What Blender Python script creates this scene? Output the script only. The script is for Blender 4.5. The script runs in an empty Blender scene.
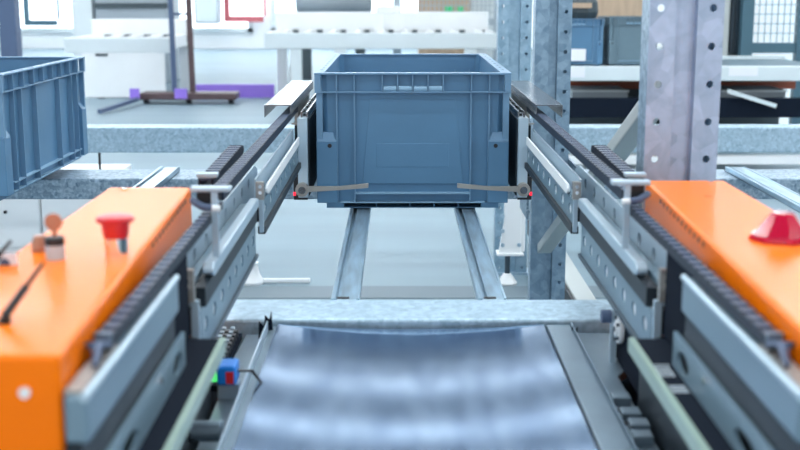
import bpy, bmesh, math, random
from mathutils import Vector, Matrix
random.seed(7)
SC = bpy.context.scene
COL = SC.collection
PI = math.pi

# ------------------------------------------------------------------ camera geometry (metres)
CZ = 0.93                     # lens height above the hall floor
F = 1200.0                    # focal length in pixels of the 800 px wide frame
PITCH = math.atan(237.0 / F)
CX = -0.03

def at(px, py, Y):            # a place Y metres into the hall seen at that pixel
    up = (225 - py) / F
    dy = math.cos(PITCH) + up * math.sin(PITCH)
    t = Y / dy
    dz = -math.sin(PITCH) + up * math.cos(PITCH)
    return (CX + t * (px - 398) / F, Y, CZ + t * dz)

def X(px, py, Y): return at(px, py, Y)[0]
def Z(py, Y): return at(398, py, Y)[2]
def z(zd): return CZ - zd     # height of a point zd metres below the lens

# ------------------------------------------------------------------ materials
def mat(name, col, rough=0.5, metal=0.0, coat=0.0, noise=0.0, nscale=20.0, bump=0.0, bscale=60.0, emit=None, estr=0.0,
        trans=0.0, stretch=None, spec=0.5):
    m = bpy.data.materials.new(name); m.use_nodes = True
    nt = m.node_tree; b = nt.nodes['Principled BSDF']
    b.inputs['Base Color'].default_value = (*col, 1)
    b.inputs['Roughness'].default_value = rough
    b.inputs['Metallic'].default_value = metal
    b.inputs['Coat Weight'].default_value = coat
    b.inputs['Specular IOR Level'].default_value = spec
    b.inputs['Coat Roughness'].default_value = 0.08
    b.inputs['Transmission Weight'].default_value = trans
    if emit:
        b.inputs['Emission Color'].default_value = (*emit, 1)
        b.inputs['Emission Strength'].default_value = estr
    tc = nt.nodes.new('ShaderNodeTexCoord')
    mp = nt.nodes.new('ShaderNodeMapping')
    nt.links.new(tc.outputs['Object'], mp.inputs['Vector'])
    if stretch: mp.inputs['Scale'].default_value = stretch
    if noise:
        n = nt.nodes.new('ShaderNodeTexNoise'); n.inputs['Scale'].default_value = nscale; n.inputs['Detail'].default_value = 4
        r = nt.nodes.new('ShaderNodeValToRGB')
        r.color_ramp.elements[0].position = 0.3; r.color_ramp.elements[1].position = 0.7
        r.color_ramp.elements[0].color = (*[max(0, c * (1 - noise)) for c in col], 1)
        r.color_ramp.elements[1].color = (*[min(1, c * (1 + noise)) for c in col], 1)
        nt.links.new(mp.outputs['Vector'], n.inputs['Vector'])
        nt.links.new(n.outputs['Fac'], r.inputs['Fac']); nt.links.new(r.outputs['Color'], b.inputs['Base Color'])
    if bump:
        n2 = nt.nodes.new('ShaderNodeTexNoise'); n2.inputs['Scale'].default_value = bscale
        bp = nt.nodes.new('ShaderNodeBump'); bp.inputs['Strength'].default_value = bump; bp.inputs['Distance'].default_value = 0.002
        nt.links.new(mp.outputs['Vector'], n2.inputs['Vector'])
        nt.links.new(n2.outputs['Fac'], bp.inputs['Height']); nt.links.new(bp.outputs['Normal'], b.inputs['Normal'])
    return m

def galvanized(name, lo, hi, scale=60.0, rough=0.42, metal=0.55):
    m = bpy.data.materials.new(name); m.use_nodes = True
    nt = m.node_tree; b = nt.nodes['Principled BSDF']
    tc = nt.nodes.new('ShaderNodeTexCoord')
    v = nt.nodes.new('ShaderNodeTexVoronoi'); v.inputs['Scale'].default_value = scale
    n = nt.nodes.new('ShaderNodeTexNoise'); n.inputs['Scale'].default_value = scale * 0.7; n.inputs['Detail'].default_value = 6
    mx = nt.nodes.new('ShaderNodeMix'); mx.data_type = 'RGBA'; mx.inputs['Factor'].default_value = 0.72; n.inputs['Distortion'].default_value = 1.2
    r = nt.nodes.new('ShaderNodeValToRGB')
    r.color_ramp.elements[0].position = 0.25; r.color_ramp.elements[1].position = 0.75
    r.color_ramp.elements[0].color = (*lo, 1); r.color_ramp.elements[1].color = (*hi, 1)
    nt.links.new(tc.outputs['Object'], v.inputs['Vector']); nt.links.new(tc.outputs['Object'], n.inputs['Vector'])
    nt.links.new(v.outputs['Color'], mx.inputs['A']); nt.links.new(n.outputs['Color'], mx.inputs['B'])
    nt.links.new(mx.outputs['Result'], r.inputs['Fac']); nt.links.new(r.outputs['Color'], b.inputs['Base Color'])
    b.inputs['Roughness'].default_value = rough; b.inputs['Metallic'].default_value = metal
    return m

M = dict(
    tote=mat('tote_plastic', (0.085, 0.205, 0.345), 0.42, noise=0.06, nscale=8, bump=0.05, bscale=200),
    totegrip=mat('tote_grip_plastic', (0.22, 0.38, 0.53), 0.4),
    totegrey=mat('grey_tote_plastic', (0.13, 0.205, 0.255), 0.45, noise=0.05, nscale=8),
    toteriblit=mat('tote_lit_rib_plastic', (0.13, 0.255, 0.395), 0.4),  # tote plastic lightened for the light caught on lips and ribs
    galv=galvanized('galvanized_steel', (0.25, 0.38, 0.48), (0.55, 0.71, 0.83), 110),
    galvdark=galvanized('spangled_steel', (0.06, 0.13, 0.20), (0.48, 0.61, 0.72), 120),
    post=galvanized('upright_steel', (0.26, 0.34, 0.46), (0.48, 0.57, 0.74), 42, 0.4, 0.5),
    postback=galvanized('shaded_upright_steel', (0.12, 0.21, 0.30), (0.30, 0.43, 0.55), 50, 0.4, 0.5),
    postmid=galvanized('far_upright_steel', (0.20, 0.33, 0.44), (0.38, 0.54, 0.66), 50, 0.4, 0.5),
    rail=mat('rail_steel', (0.40, 0.55, 0.66), 0.3, 0.7, noise=0.25, nscale=9, stretch=(8, 1, 8)),
    arm=mat('arm_paint', (0.17, 0.265, 0.335), 0.36, 0.15, noise=0.05, nscale=6),
    armlight=mat('anodised_aluminium', (0.46, 0.59, 0.69), 0.35, 0.35),
    armdark=mat('dark_slide', (0.014, 0.022, 0.030), 0.45, spec=0.3),
    slide=mat('slide_steel', (0.055, 0.085, 0.115), 0.4, 0.3),
    steel=mat('polished_steel', (0.27, 0.28, 0.30), 0.22, 0.9, noise=0.08, nscale=5, stretch=(1, 8, 1)),
    bracket=mat('bracket_steel', (0.38, 0.37, 0.35), 0.4, 0.6),
    chrome=mat('chrome', (0.85, 0.86, 0.88), 0.08, 1.0),
    belt=None,
    sheet=mat('sheet_steel', (0.21, 0.285, 0.35), 0.35, 0.6, noise=0.12, nscale=12),
    orange=mat('orange_paint', (1.0, 0.20, 0.0), 0.30, 0.0, coat=0.05, spec=0.16),
    orangedark=mat('orange_plug', (0.95, 0.16, 0.005), 0.4),
    red=mat('red_plastic', (0.62, 0.018, 0.025), 0.35, coat=0.3),
    lens=mat('red_lens', (0.52, 0.002, 0.04), 0.10, coat=0.5, trans=0.1, spec=0.4),
    black=mat('black_plastic', (0.010, 0.012, 0.016), 0.4),
    blacksat=mat('black_sheet', (0.008, 0.013, 0.024), 0.8, spec=0.08),
    chain=mat('chain_plastic', (0.009, 0.016, 0.033), 0.45, spec=0.3),
    chainbar=mat('chain_bar_plastic', (0.080, 0.110, 0.180), 0.4, spec=0.35),
    green=mat('green_strip', (0.30, 0.42, 0.36), 0.4),
    copper=mat('key_metal', (0.42, 0.20, 0.13), 0.3, 0.7),
    white=mat('white_enamel', (0.84, 0.87, 0.89), 0.45, noise=0.03, nscale=4),
    whitegrey=mat('pale_grey_enamel', (0.66, 0.73, 0.76), 0.45, noise=0.03, nscale=4),
    label=mat('paper_label', (0.82, 0.84, 0.90), 0.6),
    ink=mat('label_ink', (0.42, 0.45, 0.55), 0.6),
    print=mat('white_print', (0.45, 0.52, 0.58), 0.6),
    navy=mat('navy_paint', (0.07, 0.11, 0.20), 0.5),
    brown=mat('brown_metal', (0.09, 0.055, 0.06), 0.45, noise=0.2, nscale=10),
    purple=mat('purple_panel', (0.32, 0.19, 0.75), 0.4),
    flareframe=mat('flare_tinted_frame', (0.55, 0.13, 0.15), 0.5),  # lens flare tint put into the frame colour
    teal=mat('teal_frame', (0.06, 0.14, 0.19), 0.45),
    wood=mat('plywood', (0.52, 0.38, 0.27), 0.6, noise=0.12, nscale=5, stretch=(6, 1, 1)),
    rust=mat('orange_red_beam', (0.32, 0.075, 0.035), 0.5),
    beige=mat('beige_paint', (0.46, 0.50, 0.50), 0.45),
    shelf=mat('shelf_paint', (0.66, 0.74, 0.77), 0.45),
    blue=mat('sensor_blue', (0.005, 0.22, 0.75), 0.35),
    led=mat('green_led', (0.05, 0.8, 0.15), 0.4, emit=(0.1, 1.0, 0.2), estr=0.6),
    redled=mat('red_led', (0.9, 0.02, 0.04), 0.4, emit=(1.0, 0.03, 0.06), estr=0.8),
    sign=mat('green_sign', (0.01, 0.30, 0.10), 0.5, emit=(0.02, 0.45, 0.15), estr=0.5),
    wall=mat('wall_paint', (0.86, 0.89, 0.91), 0.7, noise=0.03, nscale=1),
    ceil=mat('ceiling_paint', (0.16, 0.19, 0.22), 0.8, noise=0.03, nscale=1),
    lamp=mat('lamp_tube', (1, 1, 1), 0.5, emit=(0.93, 0.98, 1.0), estr=15.0)
    ,slimlamp=mat('slim_lamp_tube', (1, 1, 1), 0.5, emit=(0.93, 0.98, 1.0), estr=5.2)
    ,filllamp=mat('fill_lamp_tube', (1, 1, 1), 0.5, emit=(0.95, 0.98, 1.0), estr=34.0)  # for the unseen fill lamps over the rear of the hall
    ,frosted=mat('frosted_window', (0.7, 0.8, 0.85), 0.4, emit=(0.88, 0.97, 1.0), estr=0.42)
    ,slate=mat('slate_board', (0.10, 0.16, 0.20), 0.5),
    daylight=mat('bright_window', (0.8, 0.9, 1.0), 0.3, emit=(0.92, 0.98, 1.0), estr=2.2),
    machine=mat('grey_machine', (0.34, 0.40, 0.45), 0.5, noise=0.1, nscale=2),
    machinedark=mat('dark_cabinet', (0.05, 0.075, 0.09), 0.5),
    mesh=mat('mesh_wire', (0.42, 0.50, 0.56), 0.45, 0.5),
)
def floor_mat():
    m = mat('hall_floor_coating', (0.215, 0.30, 0.355), 0.5, spec=0.25, noise=0.07, nscale=1.2, stretch=(0.5, 3, 1), bump=0.02, bscale=3)
    return m
M['floor'] = floor_mat()
def belt_mat():
    m = bpy.data.materials.new('platform_steel'); m.use_nodes = True
    nt = m.node_tree; b = nt.nodes['Principled BSDF']
    tc = nt.nodes.new('ShaderNodeTexCoord'); mp = nt.nodes.new('ShaderNodeMapping')
    mp.inputs['Scale'].default_value = (26.0, 5.0, 1.0)
    n = nt.nodes.new('ShaderNodeTexNoise'); n.inputs['Scale'].default_value = 1.6; n.inputs['Detail'].default_value = 5
    r = nt.nodes.new('ShaderNodeValToRGB')
    r.color_ramp.elements[0].position = 0.3; r.color_ramp.elements[1].position = 0.72
    r.color_ramp.elements[0].color = (0.16, 0.26, 0.42, 1); r.color_ramp.elements[1].color = (0.29, 0.41, 0.58, 1)
    nt.links.new(tc.outputs['Object'], mp.inputs['Vector']); nt.links.new(mp.outputs['Vector'], n.inputs['Vector'])
    nt.links.new(n.outputs['Fac'], r.inputs['Fac']); nt.links.new(r.outputs['Color'], b.inputs['Base Color'])
    b.inputs['Metallic'].default_value = 0.85
    m2 = nt.nodes.new('ShaderNodeMapping'); m2.inputs['Scale'].default_value = (24.0, 1.0, 1.0)
    n2 = nt.nodes.new('ShaderNodeTexNoise'); n2.inputs['Scale'].default_value = 1.5; n2.inputs['Detail'].default_value = 3
    mr = nt.nodes.new('ShaderNodeMapRange'); mr.inputs['From Min'].default_value = 0.3; mr.inputs['From Max'].default_value = 0.7
    mr.inputs['To Min'].default_value = 0.075; mr.inputs['To Max'].default_value = 0.095
    nt.links.new(tc.outputs['Object'], m2.inputs['Vector']); nt.links.new(m2.outputs['Vector'], n2.inputs['Vector'])
    nt.links.new(n2.outputs['Fac'], mr.inputs['Value']); nt.links.new(mr.outputs['Result'], b.inputs['Roughness'])
    return m
M['belt'] = belt_mat()

# ------------------------------------------------------------------ mesh helpers
def box(bm, x0, x1, y0, y1, z0, z1):
    x0, x1 = sorted((x0, x1)); y0, y1 = sorted((y0, y1)); z0, z1 = sorted((z0, z1))
    v = [bm.verts.new(p) for p in ((x0, y0, z0), (x1, y0, z0), (x1, y1, z0), (x0, y1, z0),
                                   (x0, y0, z1), (x1, y0, z1), (x1, y1, z1), (x0, y1, z1))]
    for f in ((0, 3, 2, 1), (4, 5, 6, 7), (0, 1, 5, 4), (1, 2, 6, 5), (2, 3, 7, 6), (3, 0, 4, 7)):
        bm.faces.new([v[i] for i in f])

def cyl(bm, a, b, r0, r1=None, n=20):
    a, b = Vector(a), Vector(b); r1 = r0 if r1 is None else r1
    d = (b - a).normalized(); u = d.orthogonal().normalized(); w = d.cross(u)
    A, B = [], []
    for i in range(n):
        t = 2 * PI * i / n; e = u * math.cos(t) + w * math.sin(t)
        A.append(bm.verts.new(a + e * r0)); B.append(bm.verts.new(b + e * r1))
    for i in range(n):
        j = (i + 1) % n; bm.faces.new((A[i], A[j], B[j], B[i]))
    bm.faces.new(A[::-1]); bm.faces.new(B)

def lathe(bm, prof, c, n=28):     # prof: (radius, height) pairs turned about a vertical axis through c
    rings = []
    for r, h in prof:
        rings.append([bm.verts.new((c[0] + r * math.cos(2 * PI * i / n), c[1] + r * math.sin(2 * PI * i / n), c[2] + h)) for i in range(n)])
    for k in range(len(rings) - 1):
        for i in range(n):
            j = (i + 1) % n; bm.faces.new((rings[k][i], rings[k][j], rings[k + 1][j], rings[k + 1][i]))
    bm.faces.new(rings[0][::-1]); bm.faces.new(rings[-1])

def prism(bm, pts, mp, w0, w1):   # polygon (u, v) pulled from w0 to w1; mp(u, v, w) -> xyz
    A = [bm.verts.new(mp(u, v, w0)) for u, v in pts]; B = [bm.verts.new(mp(u, v, w1)) for u, v in pts]
    n = len(pts)
    for i in range(n):
        j = (i + 1) % n; bm.faces.new((A[i], A[j], B[j], B[i]))
    bm.faces.new(A[::-1]); bm.faces.new(B)

def bar(bm, a, b, w, h, upv=(0, 0, 1)):   # straight bar of w x h section
    a, b = Vector(a), Vector(b); d = (b - a).normalized()
    s = d.cross(Vector(upv)).normalized(); u = s.cross(d)
    P = [bm.verts.new(p + s * i * w / 2 + u * j * h / 2) for p in (a, b) for i, j in ((-1, -1), (1, -1), (1, 1), (-1, 1))]
    for f in ((0, 1, 2, 3), (7, 6, 5, 4), (0, 4, 5, 1), (1, 5, 6, 2), (2, 6, 7, 3), (3, 7, 4, 0)):
        bm.faces.new([P[i] for i in f])

def tube(bm, pts, r, n=10):
    pts = [Vector(p) for p in pts]; rings = []
    for i, p in enumerate(pts):
        d = (pts[min(i + 1, len(pts) - 1)] - pts[max(i - 1, 0)]).normalized()
        u = d.cross(Vector((0.13, 0.21, 0.97))).normalized(); w = d.cross(u)
        rings.append([bm.verts.new(p + (u * math.cos(2 * PI * k / n) + w * math.sin(2 * PI * k / n)) * r) for k in range(n)])
    for a, b in zip(rings, rings[1:]):
        for k in range(n):
            j = (k + 1) % n; bm.faces.new((a[k], a[j], b[j], b[k]))
    bm.faces.new(rings[0][::-1]); bm.faces.new(rings[-1])

def holed(bm, mp, u0, u1, v0, v1, w0, w1, holes, n=16):  # plate with real holes (u, v, ru, rv), one per cell along u
    holes = sorted(holes)
    cuts = [u0] + [(a[0] + b[0]) / 2 for a, b in zip(holes, holes[1:])] + [u1]
    for (hu, hv, ru, rv), a, b in zip(holes, cuts, cuts[1:]):
        ang = sorted([2 * PI * i / n + 0.01 for i in range(n)] +
                     [math.atan2(y - hv, x - hu) % (2 * PI) for x in (a, b) for y in (v0, v1)])
        lay = []
        for w in (w0, w1):
            I, O = [], []
            for t in ang:
                c, s = math.cos(t), math.sin(t)
                I.append(bm.verts.new(mp(hu + ru * c, hv + rv * s, w)))
                k = min(((b - hu) / c if c > 1e-9 else (a - hu) / c if c < -1e-9 else 1e9),
                        ((v1 - hv) / s if s > 1e-9 else (v0 - hv) / s if s < -1e-9 else 1e9))
                O.append(bm.verts.new(mp(hu + k * c, hv + k * s, w)))
            lay.append((I, O))
        m = len(ang)
        for i in range(m):
            j = (i + 1) % m
            (I0, O0), (I1, O1) = lay
            bm.faces.new((I0[i], O0[i], O0[j], I0[j])); bm.faces.new((I1[j], O1[j], O1[i], I1[i]))
            bm.faces.new((I0[j], I1[j], I1[i], I0[i])); bm.faces.new((O0[i], O1[i], O1[j], O0[j]))

def NB(): return bmesh.new()

def link(name, bm, material, parent=None, loc=(0, 0, 0), bevel=0.0, smooth=False, seg=2):
    bmesh.ops.recalc_face_normals(bm, faces=bm.faces)
    me = bpy.data.meshes.new(name); bm.to_mesh(me); bm.free()
    for mm in (material if isinstance(material, (list, tuple)) else [material]): me.materials.append(mm)
    o = bpy.data.objects.new(name, me); COL.objects.link(o)
    if parent is not None: o.parent = parent
    o.location = loc
    if smooth:
        for p in me.polygons: p.use_smooth = True
        me.set_sharp_from_angle(angle=math.radians(38))
    if bevel:
        b = o.modifiers.new('bevel', 'BEVEL'); b.width = bevel; b.segments = seg; b.limit_method = 'ANGLE'; b.angle_limit = math.radians(40)
    return o

class Thing:                       # an Empty at the thing's base; parts are drawn in hall coordinates
    def __init__(s, name, label, cat, loc, group=None, kind=None):
        o = s.o = bpy.data.objects.new(name, None); COL.objects.link(o); o.empty_display_size = 0.05
        o.location = loc; o['label'] = label; o['category'] = cat
        if group: o['group'] = group
        if kind: o['kind'] = kind
        s.loc = Vector(loc)
    def part(s, name, bm, material, parent=None, label=None, **k):
        bmesh.ops.translate(bm, verts=bm.verts, vec=-s.loc)
        p = link(name, bm, material, parent or s.o, **k)
        if label: p['label'] = label
        return p
    def boxpart(s, name, material, x0, x1, y0, y1, z0, z1, parent=None, label=None, **k):
        bm = NB(); box(bm, x0, x1, y0, y1, z0, z1); return s.part(name, bm, material, parent, label, **k)

def solo(name, bm, material, label, cat, group=None, kind='thing', **k):
    o = link(name, bm, material, **k); o['label'] = label; o['category'] = cat; o['kind'] = kind
    if group: o['group'] = group
    return o

def struct(name, bm, material, **k):
    o = link(name, bm, material, **k); o['kind'] = 'structure'; o['label'] = k.pop('lab', None) or name.replace('_', ' ') + ' of the bright hall'
    o['category'] = name.split('_')[0]
    return o

# ------------------------------------------------------------------ the hall
bm = NB(); box(bm, -8, 8, -2, 19, -0.1, 0); o = struct('floor', bm, M['floor']); o['label'] = 'pale glossy grey floor of the hall'
bm = NB(); box(bm, -8, 8, 19, 19.2, 0, 3.8); o = struct('wall_back', bm, M['wall']); o['label'] = 'white back wall of the hall'
bm = NB(); box(bm, -8.2, -8, -2, 19.2, 0, 3.8); o = struct('wall_left', bm, M['wall']); o['label'] = 'white side wall left of the racks'
bm = NB(); box(bm, 8, 8.2, -2, 19.2, 0, 3.8); o = struct('wall_right', bm, M['wall']); o['label'] = 'white side wall right of the racks'
bm = NB(); box(bm, -8.2, 8.2, -2, 19.2, 3.8, 3.95); o = struct('ceiling', bm, M['ceil']); o['label'] = 'pale ceiling carrying the strip lamps'
# dark seam across the floor ahead of the platform
bm = NB(); box(bm, -2.2, 2.0, 3.55, 3.70, 0, 0.002); o = struct('trim_1', bm, mat('seam_grey', (0.15, 0.20, 0.235), 0.5, spec=0.25)); o['label'] = 'grey band across the floor under the rack'; o['category'] = 'floor marking'
# windows low in the back wall: frame with a bright pane
def window(n, x0, x1, z0, z1):
    t = NB()
    for a in ((x0, x0 + .07, z0, z1), (x1 - .07, x1, z0, z1), (x0, x1, z0, z0 + .07), (x0, x1, z1 - .07, z1), ((x0 + x1) / 2 - .03, (x0 + x1) / 2 + .03, z0, z1)):
        box(t, a[0], a[1], 18.93, 18.995, a[2], a[3])
    o = struct('window_%d' % n, t, M['whitegrey']); o['label'] = 'wide glazed window number %d along the back wall' % n; o['category'] = 'window'
    g = NB(); box(g, x0 + .07, x1 - .07, 18.97, 18.98, z0 + .07, z1 - .07)
    p = link('window_pane', g, M['daylight'], o)
for i, (a, b) in enumerate(((-7.2, -4.9), (-4.6, -2.3), (-2.0, 0.4))): window(i + 1, a, b, 0.25, 2.9)

# ceiling strip lamps
def lamp_strip(y, x, i, m='lamp'):
    t = Thing('ceiling_strip_lamp', 'long white unseen strip lamp in the ceiling row %s' % i, 'lamp', (x, y, 3.8), 'ceiling strip lamps')
    t.boxpart('lamp_housing', M['white'], x - 1.6, x + 1.6, y - .10, y + .10, 3.755, 3.799)
    t.boxpart('diffuser', M[m], x - 1.58, x + 1.58, y - .08, y + .08, 3.735, 3.754)

# ------------------------------------------------------------------ storage totes
def tote(loc, W, L, H, label, group=None, mm=None):
    mb = M[mm] if mm else M['tote']; mr = M[mm] if mm else M['toteriblit']
    t = Thing('storage_tote', label, 'storage tote', loc, group)
    x0, x1, y0, y1, zb = loc[0] - W / 2, loc[0] + W / 2, loc[1], loc[1] + L, loc[2]
    k = H / 0.28; kw = W / 0.40
    ib, it, w = .016 * kw, .012 * kw, .004
    def loop(bm, ins, zz, ch=.012):
        a, b, c, d = x0 + ins, x1 - ins, y0 + ins, y1 - ins
        return [bm.verts.new(p) for p in ((a + ch, c, zz), (b - ch, c, zz), (b, c + ch, zz), (b, d - ch, zz), (b - ch, d, zz), (a + ch, d, zz), (a, d - ch, zz), (a, c + ch, zz))]
    bm = NB()
    Ls = [loop(bm, ib, zb + .012 * k), loop(bm, it, zb + H - .001), loop(bm, it + w, zb + H - .001), loop(bm, ib + w + .006, zb + .022 * k)]
    for A, B in zip(Ls, Ls[1:]):
        for i in range(8): bm.faces.new((A[i], A[(i + 1) % 8], B[(i + 1) % 8], B[i]))
    bm.faces.new(Ls[0][::-1]); bm.faces.new(Ls[3])
    body = t.part('body', bm, mb, bevel=.002)
    bm = NB(); a, b = x0 + .022 * kw, x1 - .022 * kw
    box(bm, a, b, y0 + .055, y1 - .055, zb, zb + .012 * k)
    for ya, yb in ((y0 + .010, y0 + .055), (y1 - .055, y1 - .010)):
        for xa, xb in [(a, a + .036 * kw), (b - .036 * kw, b)] + [(loc[0] + v - .001, loc[0] + v + .001) for v in (-.075 * kw, -.005 * kw, .045 * kw, .095 * kw)]:
            box(bm, xa, xb, ya, yb, zb, zb + .012 * k)
        box(bm, a + .036 * kw, b - .036 * kw, ya, yb, zb, zb + .0012)
    t.part('foot_ring', bm, mb)
    # rim: two flanges with ribs between
    bm = NB(); e = .020 * kw
    for za, zc in ((H - .004 * k, H), (H - .041 * k, H - .038 * k)):
        ee = e if za > H - .01 * k else .013 * kw
        box(bm, x0, x1, y0, y0 + ee, zb + za, zb + zc); box(bm, x0, x1, y1 - ee, y1, zb + za, zb + zc)
        box(bm, x0, x0 + ee, y0 + ee, y1 - ee, zb + za, zb + zc); box(bm, x1 - ee, x1, y0 + ee, y1 - ee, zb + za, zb + zc)
    xr = [v * kw for v in (-.155, -.119, -.062, -.031, 0, .031, .062, .119, .156)]
    za, zc = zb + H - .038 * k, zb + H - .004 * k
    for v in xr:
        for ya, yb in ((y0 + .0012, y0 + .014 * kw), (y1 - .014 * kw, y1 - .0012)): box(bm, loc[0] + v - .0012, loc[0] + v + .0012, ya, yb, za, zc)
    ny = max(5, int(L / .072))
    yr = [y0 + .003 + (L - .006) * i / ny for i in range(1, ny)]
    for v in yr:
        for xa, xb in ((x0 + .0012, x0 + .014 * kw), (x1 - .014 * kw, x1 - .0012)): box(bm, xa, xb, v - .0012, v + .0012, za, zc)
    for sx in (x0 + .0005, x1 - .0135 * kw):
        for sy in (y0 + .0005, y1 - .0135 * kw): box(bm, sx, sx + .013 * kw, sy, sy + .013 * kw, za, zc)
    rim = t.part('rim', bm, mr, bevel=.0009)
    bm = NB()
    for v in yr:
        for xx in (x0 + .010 * kw, x1 - .010 * kw): cyl(bm, (xx, v + .02, zb + H - .001), (xx, v + .02, zb + H + .0004), .0028, n=10)
    t.part('drain_slot', bm, M['black'], rim)
    r = .0065 * k
    for ya in (y0 + .009, y1 - .009):
        for i in range(4):
            bm = NB()
            a, b = xr[2] + i * (xr[6] - xr[2]) / 4, xr[2] + (i + 1) * (xr[6] - xr[2]) / 4
            cyl(bm, (loc[0] + a + .0022, ya, zb + H - .033 * k), (loc[0] + b - .0022, ya, zb + H - .033 * k), r, n=14)
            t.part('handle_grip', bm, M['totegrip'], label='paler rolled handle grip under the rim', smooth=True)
    # upright wall ribs and the base ledge
    def rib(xa, xb, ya, yb):
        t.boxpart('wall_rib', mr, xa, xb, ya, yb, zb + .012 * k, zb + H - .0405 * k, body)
    for v in (xr[0], xr[1], xr[7], xr[8]):
        for ya, yb in ((y0 + .004, y0 + .018), (y1 - .018, y1 - .004)): rib(loc[0] + v - .0014, loc[0] + v + .0014, ya, yb)
    for f in (.12, .20, .36, .64, .80, .88):
        for xa, xb in ((x0 + .003, x0 + .018), (x1 - .018, x1 - .003)): rib(xa, xb, y0 + L * f - .0014, y0 + L * f + .0014)
    for xa, xb in ((x0 + .0035, x0 + .016), (x1 - .016, x1 - .0035)):
        for ya, yb in ((y0 + .0045, y0 + .016), (y1 - .016, y1 - .0045)): rib(xa, xb, ya, yb)
    bm = NB(); a, b = loc[0] + xr[1], loc[0] + xr[7]
    for ya, yb in ((y0 + .003, y0 + .017), (y1 - .017, y1 - .003)):
        box(bm, a, b, ya, yb, zb + .030 * k, zb + .033 * k); box(bm, a - .03 * kw, b + .03 * kw, ya, yb, zb + .0115 * k, zb + .0135 * k)
    for xa, xb in ((x0 + .004, x0 + .017), (x1 - .017, x1 - .004)):
        box(bm, xa, xb, y0 + .06, y1 - .06, zb + .031 * k, zb + .034 * k); box(bm, xa, xb, y0 + .05, y1 - .05, zb + .012 * k, zb + .014 * k)
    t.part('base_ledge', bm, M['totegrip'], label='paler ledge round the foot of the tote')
    # shallow raised field in the middle of the wall
    bm = NB()
    prism(bm, [(-.104 * kw, .05 * k), (.104 * kw, .05 * k), (.088 * kw, .225 * k), (-.088 * kw, .225 * k)], lambda u, v, q: (loc[0] + u, y0 + q, zb + v), .0125, .016)
    prism(bm, [(-.075 * kw, .085 * k), (.075 * kw, .085 * k), (.075 * kw, .135 * k), (-.075 * kw, .135 * k)], lambda u, v, q: (loc[0] + u, y0 + q, zb + v), .0120, .016)
    t.part('label_field', bm, mb, bevel=.001)
    # corner blocks with a dark hole each
    for sx in (-1, 1):
        for sy in (0, 1):
            bm = NB(); xa = loc[0] + sx * (W / 2 - .003); xb = loc[0] + sx * .155 * kw
            ya, yb = (y0 + .002, y0 + .045) if sy == 0 else (y1 - .045, y1 - .002)
            box(bm, xa, xb, ya, yb, zb + .0115 * k, zb + .140 * k)
            # sloped cap
            A = [bm.verts.new(p) for p in ((xa, ya, zb + .140 * k), (xb, ya, zb + .140 * k), (xb, yb, zb + .140 * k), (xa, yb, zb + .140 * k))]
            xi, yi = loc[0] + sx * (W / 2 - .014 * kw), (y0 + .014 if sy == 0 else y1 - .014)
            xj = loc[0] + sx * (.163 * kw); yo = yb if sy == 0 else ya
            ps = [(xi, yi), (xj, yi), (xj, yo), (xi, yo)] if sy == 0 else [(xi, yo), (xj, yo), (xj, yi), (xi, yi)]
            B = [bm.verts.new((p[0], p[1], zb + .158 * k)) for p in ps]
            for i in range(4): bm.faces.new((A[i], A[(i + 1) % 4], B[(i + 1) % 4], B[i]))
            bm.faces.new(B)
            cb = t.part('corner_block', bm, mb, bevel=.0015)
            bm = NB(); yy = ya if sy == 0 else yb; d = -.0004 if sy == 0 else .0004
            xh = loc[0] + sx * .170 * kw
            cyl(bm, (xh, yy + d, zb + .131 * k), (xh, yy - d * 4, zb + .131 * k), .0044, n=14)
            t.part('rivet_hole', bm, M['black'], cb, label='round dark hole in the corner block')
    return t

TZ = z(.4475)
tote((0, 2.44, TZ), .40, .73, .279, 'grey-blue plastic tote held between the two fork arms on the galvanized rails')
tote((-1.055, 2.51, z(.445)), .40, .68, .268, 'grey-blue plastic tote beyond the orange box with the mushroom button')

# ------------------------------------------------------------------ the rack
def upright(yf, label, h=2.6, x0=.301, x1=.399, pm=None):
    t = Thing('rack_upright', label, 'rack post', ((x0 + x1) / 2, yf + .04, 0), 'rack uprights')
    mpf = lambda u, v, w: (v, w, u); pm = pm or M['post']
    hs = [.024 + .05 * i for i in range(int((h - .05) / .05))]
    if yf < 2: off = (Z(8, yf) - .024) % .05
    elif yf < 3.5: off = (Z(52, yf) - .024) % .05
    else: off = (Z(6, yf) - .024) % .05
    for a, b in ((x0, x0 + .035), (x1 - .035, x1)):
        bm = NB(); c = (a + b) / 2 - (.003 if a == x0 else -.003)
        if 2 < yf < 3.5 and a == x0: box(bm, a, b, yf, yf + .003, 0, h)
        else: holed(bm, mpf, 0.0, h, a, b, yf, yf + .003, [(q + off, c, .0050, .0050) for q in hs])
        t.part('perforated_face', bm, pm)
    bm = NB(); box(bm, x0 + .035, x1 - .035, yf + .014, yf + .017, 0, h)
    box(bm, x0 + .0325, x0 + .035, yf + .003, yf + .017, 0, h); box(bm, x1 - .035, x1 - .0325, yf + .003, yf + .017, 0, h)
    t.part('centre_channel', bm, pm)
    bm = NB(); box(bm, x0, x0 + .003, yf + .003, yf + .052, 0, h); box(bm, x1 - .003, x1, yf + .003, yf + .052, 0, h)
    box(bm, x0 + .003, x0 + .02, yf + .049, yf + .052, 0, h); box(bm, x1 - .02, x1 - .003, yf + .049, yf + .052, 0, h)
    t.part('side_flange', bm, M['galvdark'])
    t.boxpart('base_plate', M['galv'], x0 - .02, x1 + .02, yf - .01, yf + .07, 0.0, .008)
upright(1.60, 'broad perforated galvanized rack post rising behind the orange box with the red beacon')
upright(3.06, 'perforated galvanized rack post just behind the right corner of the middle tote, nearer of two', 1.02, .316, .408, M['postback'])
upright(3.86, 'perforated galvanized rack post furthest back, its round holes beside the middle tote rim', 1.02, .288, .394, M['postmid'])

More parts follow.
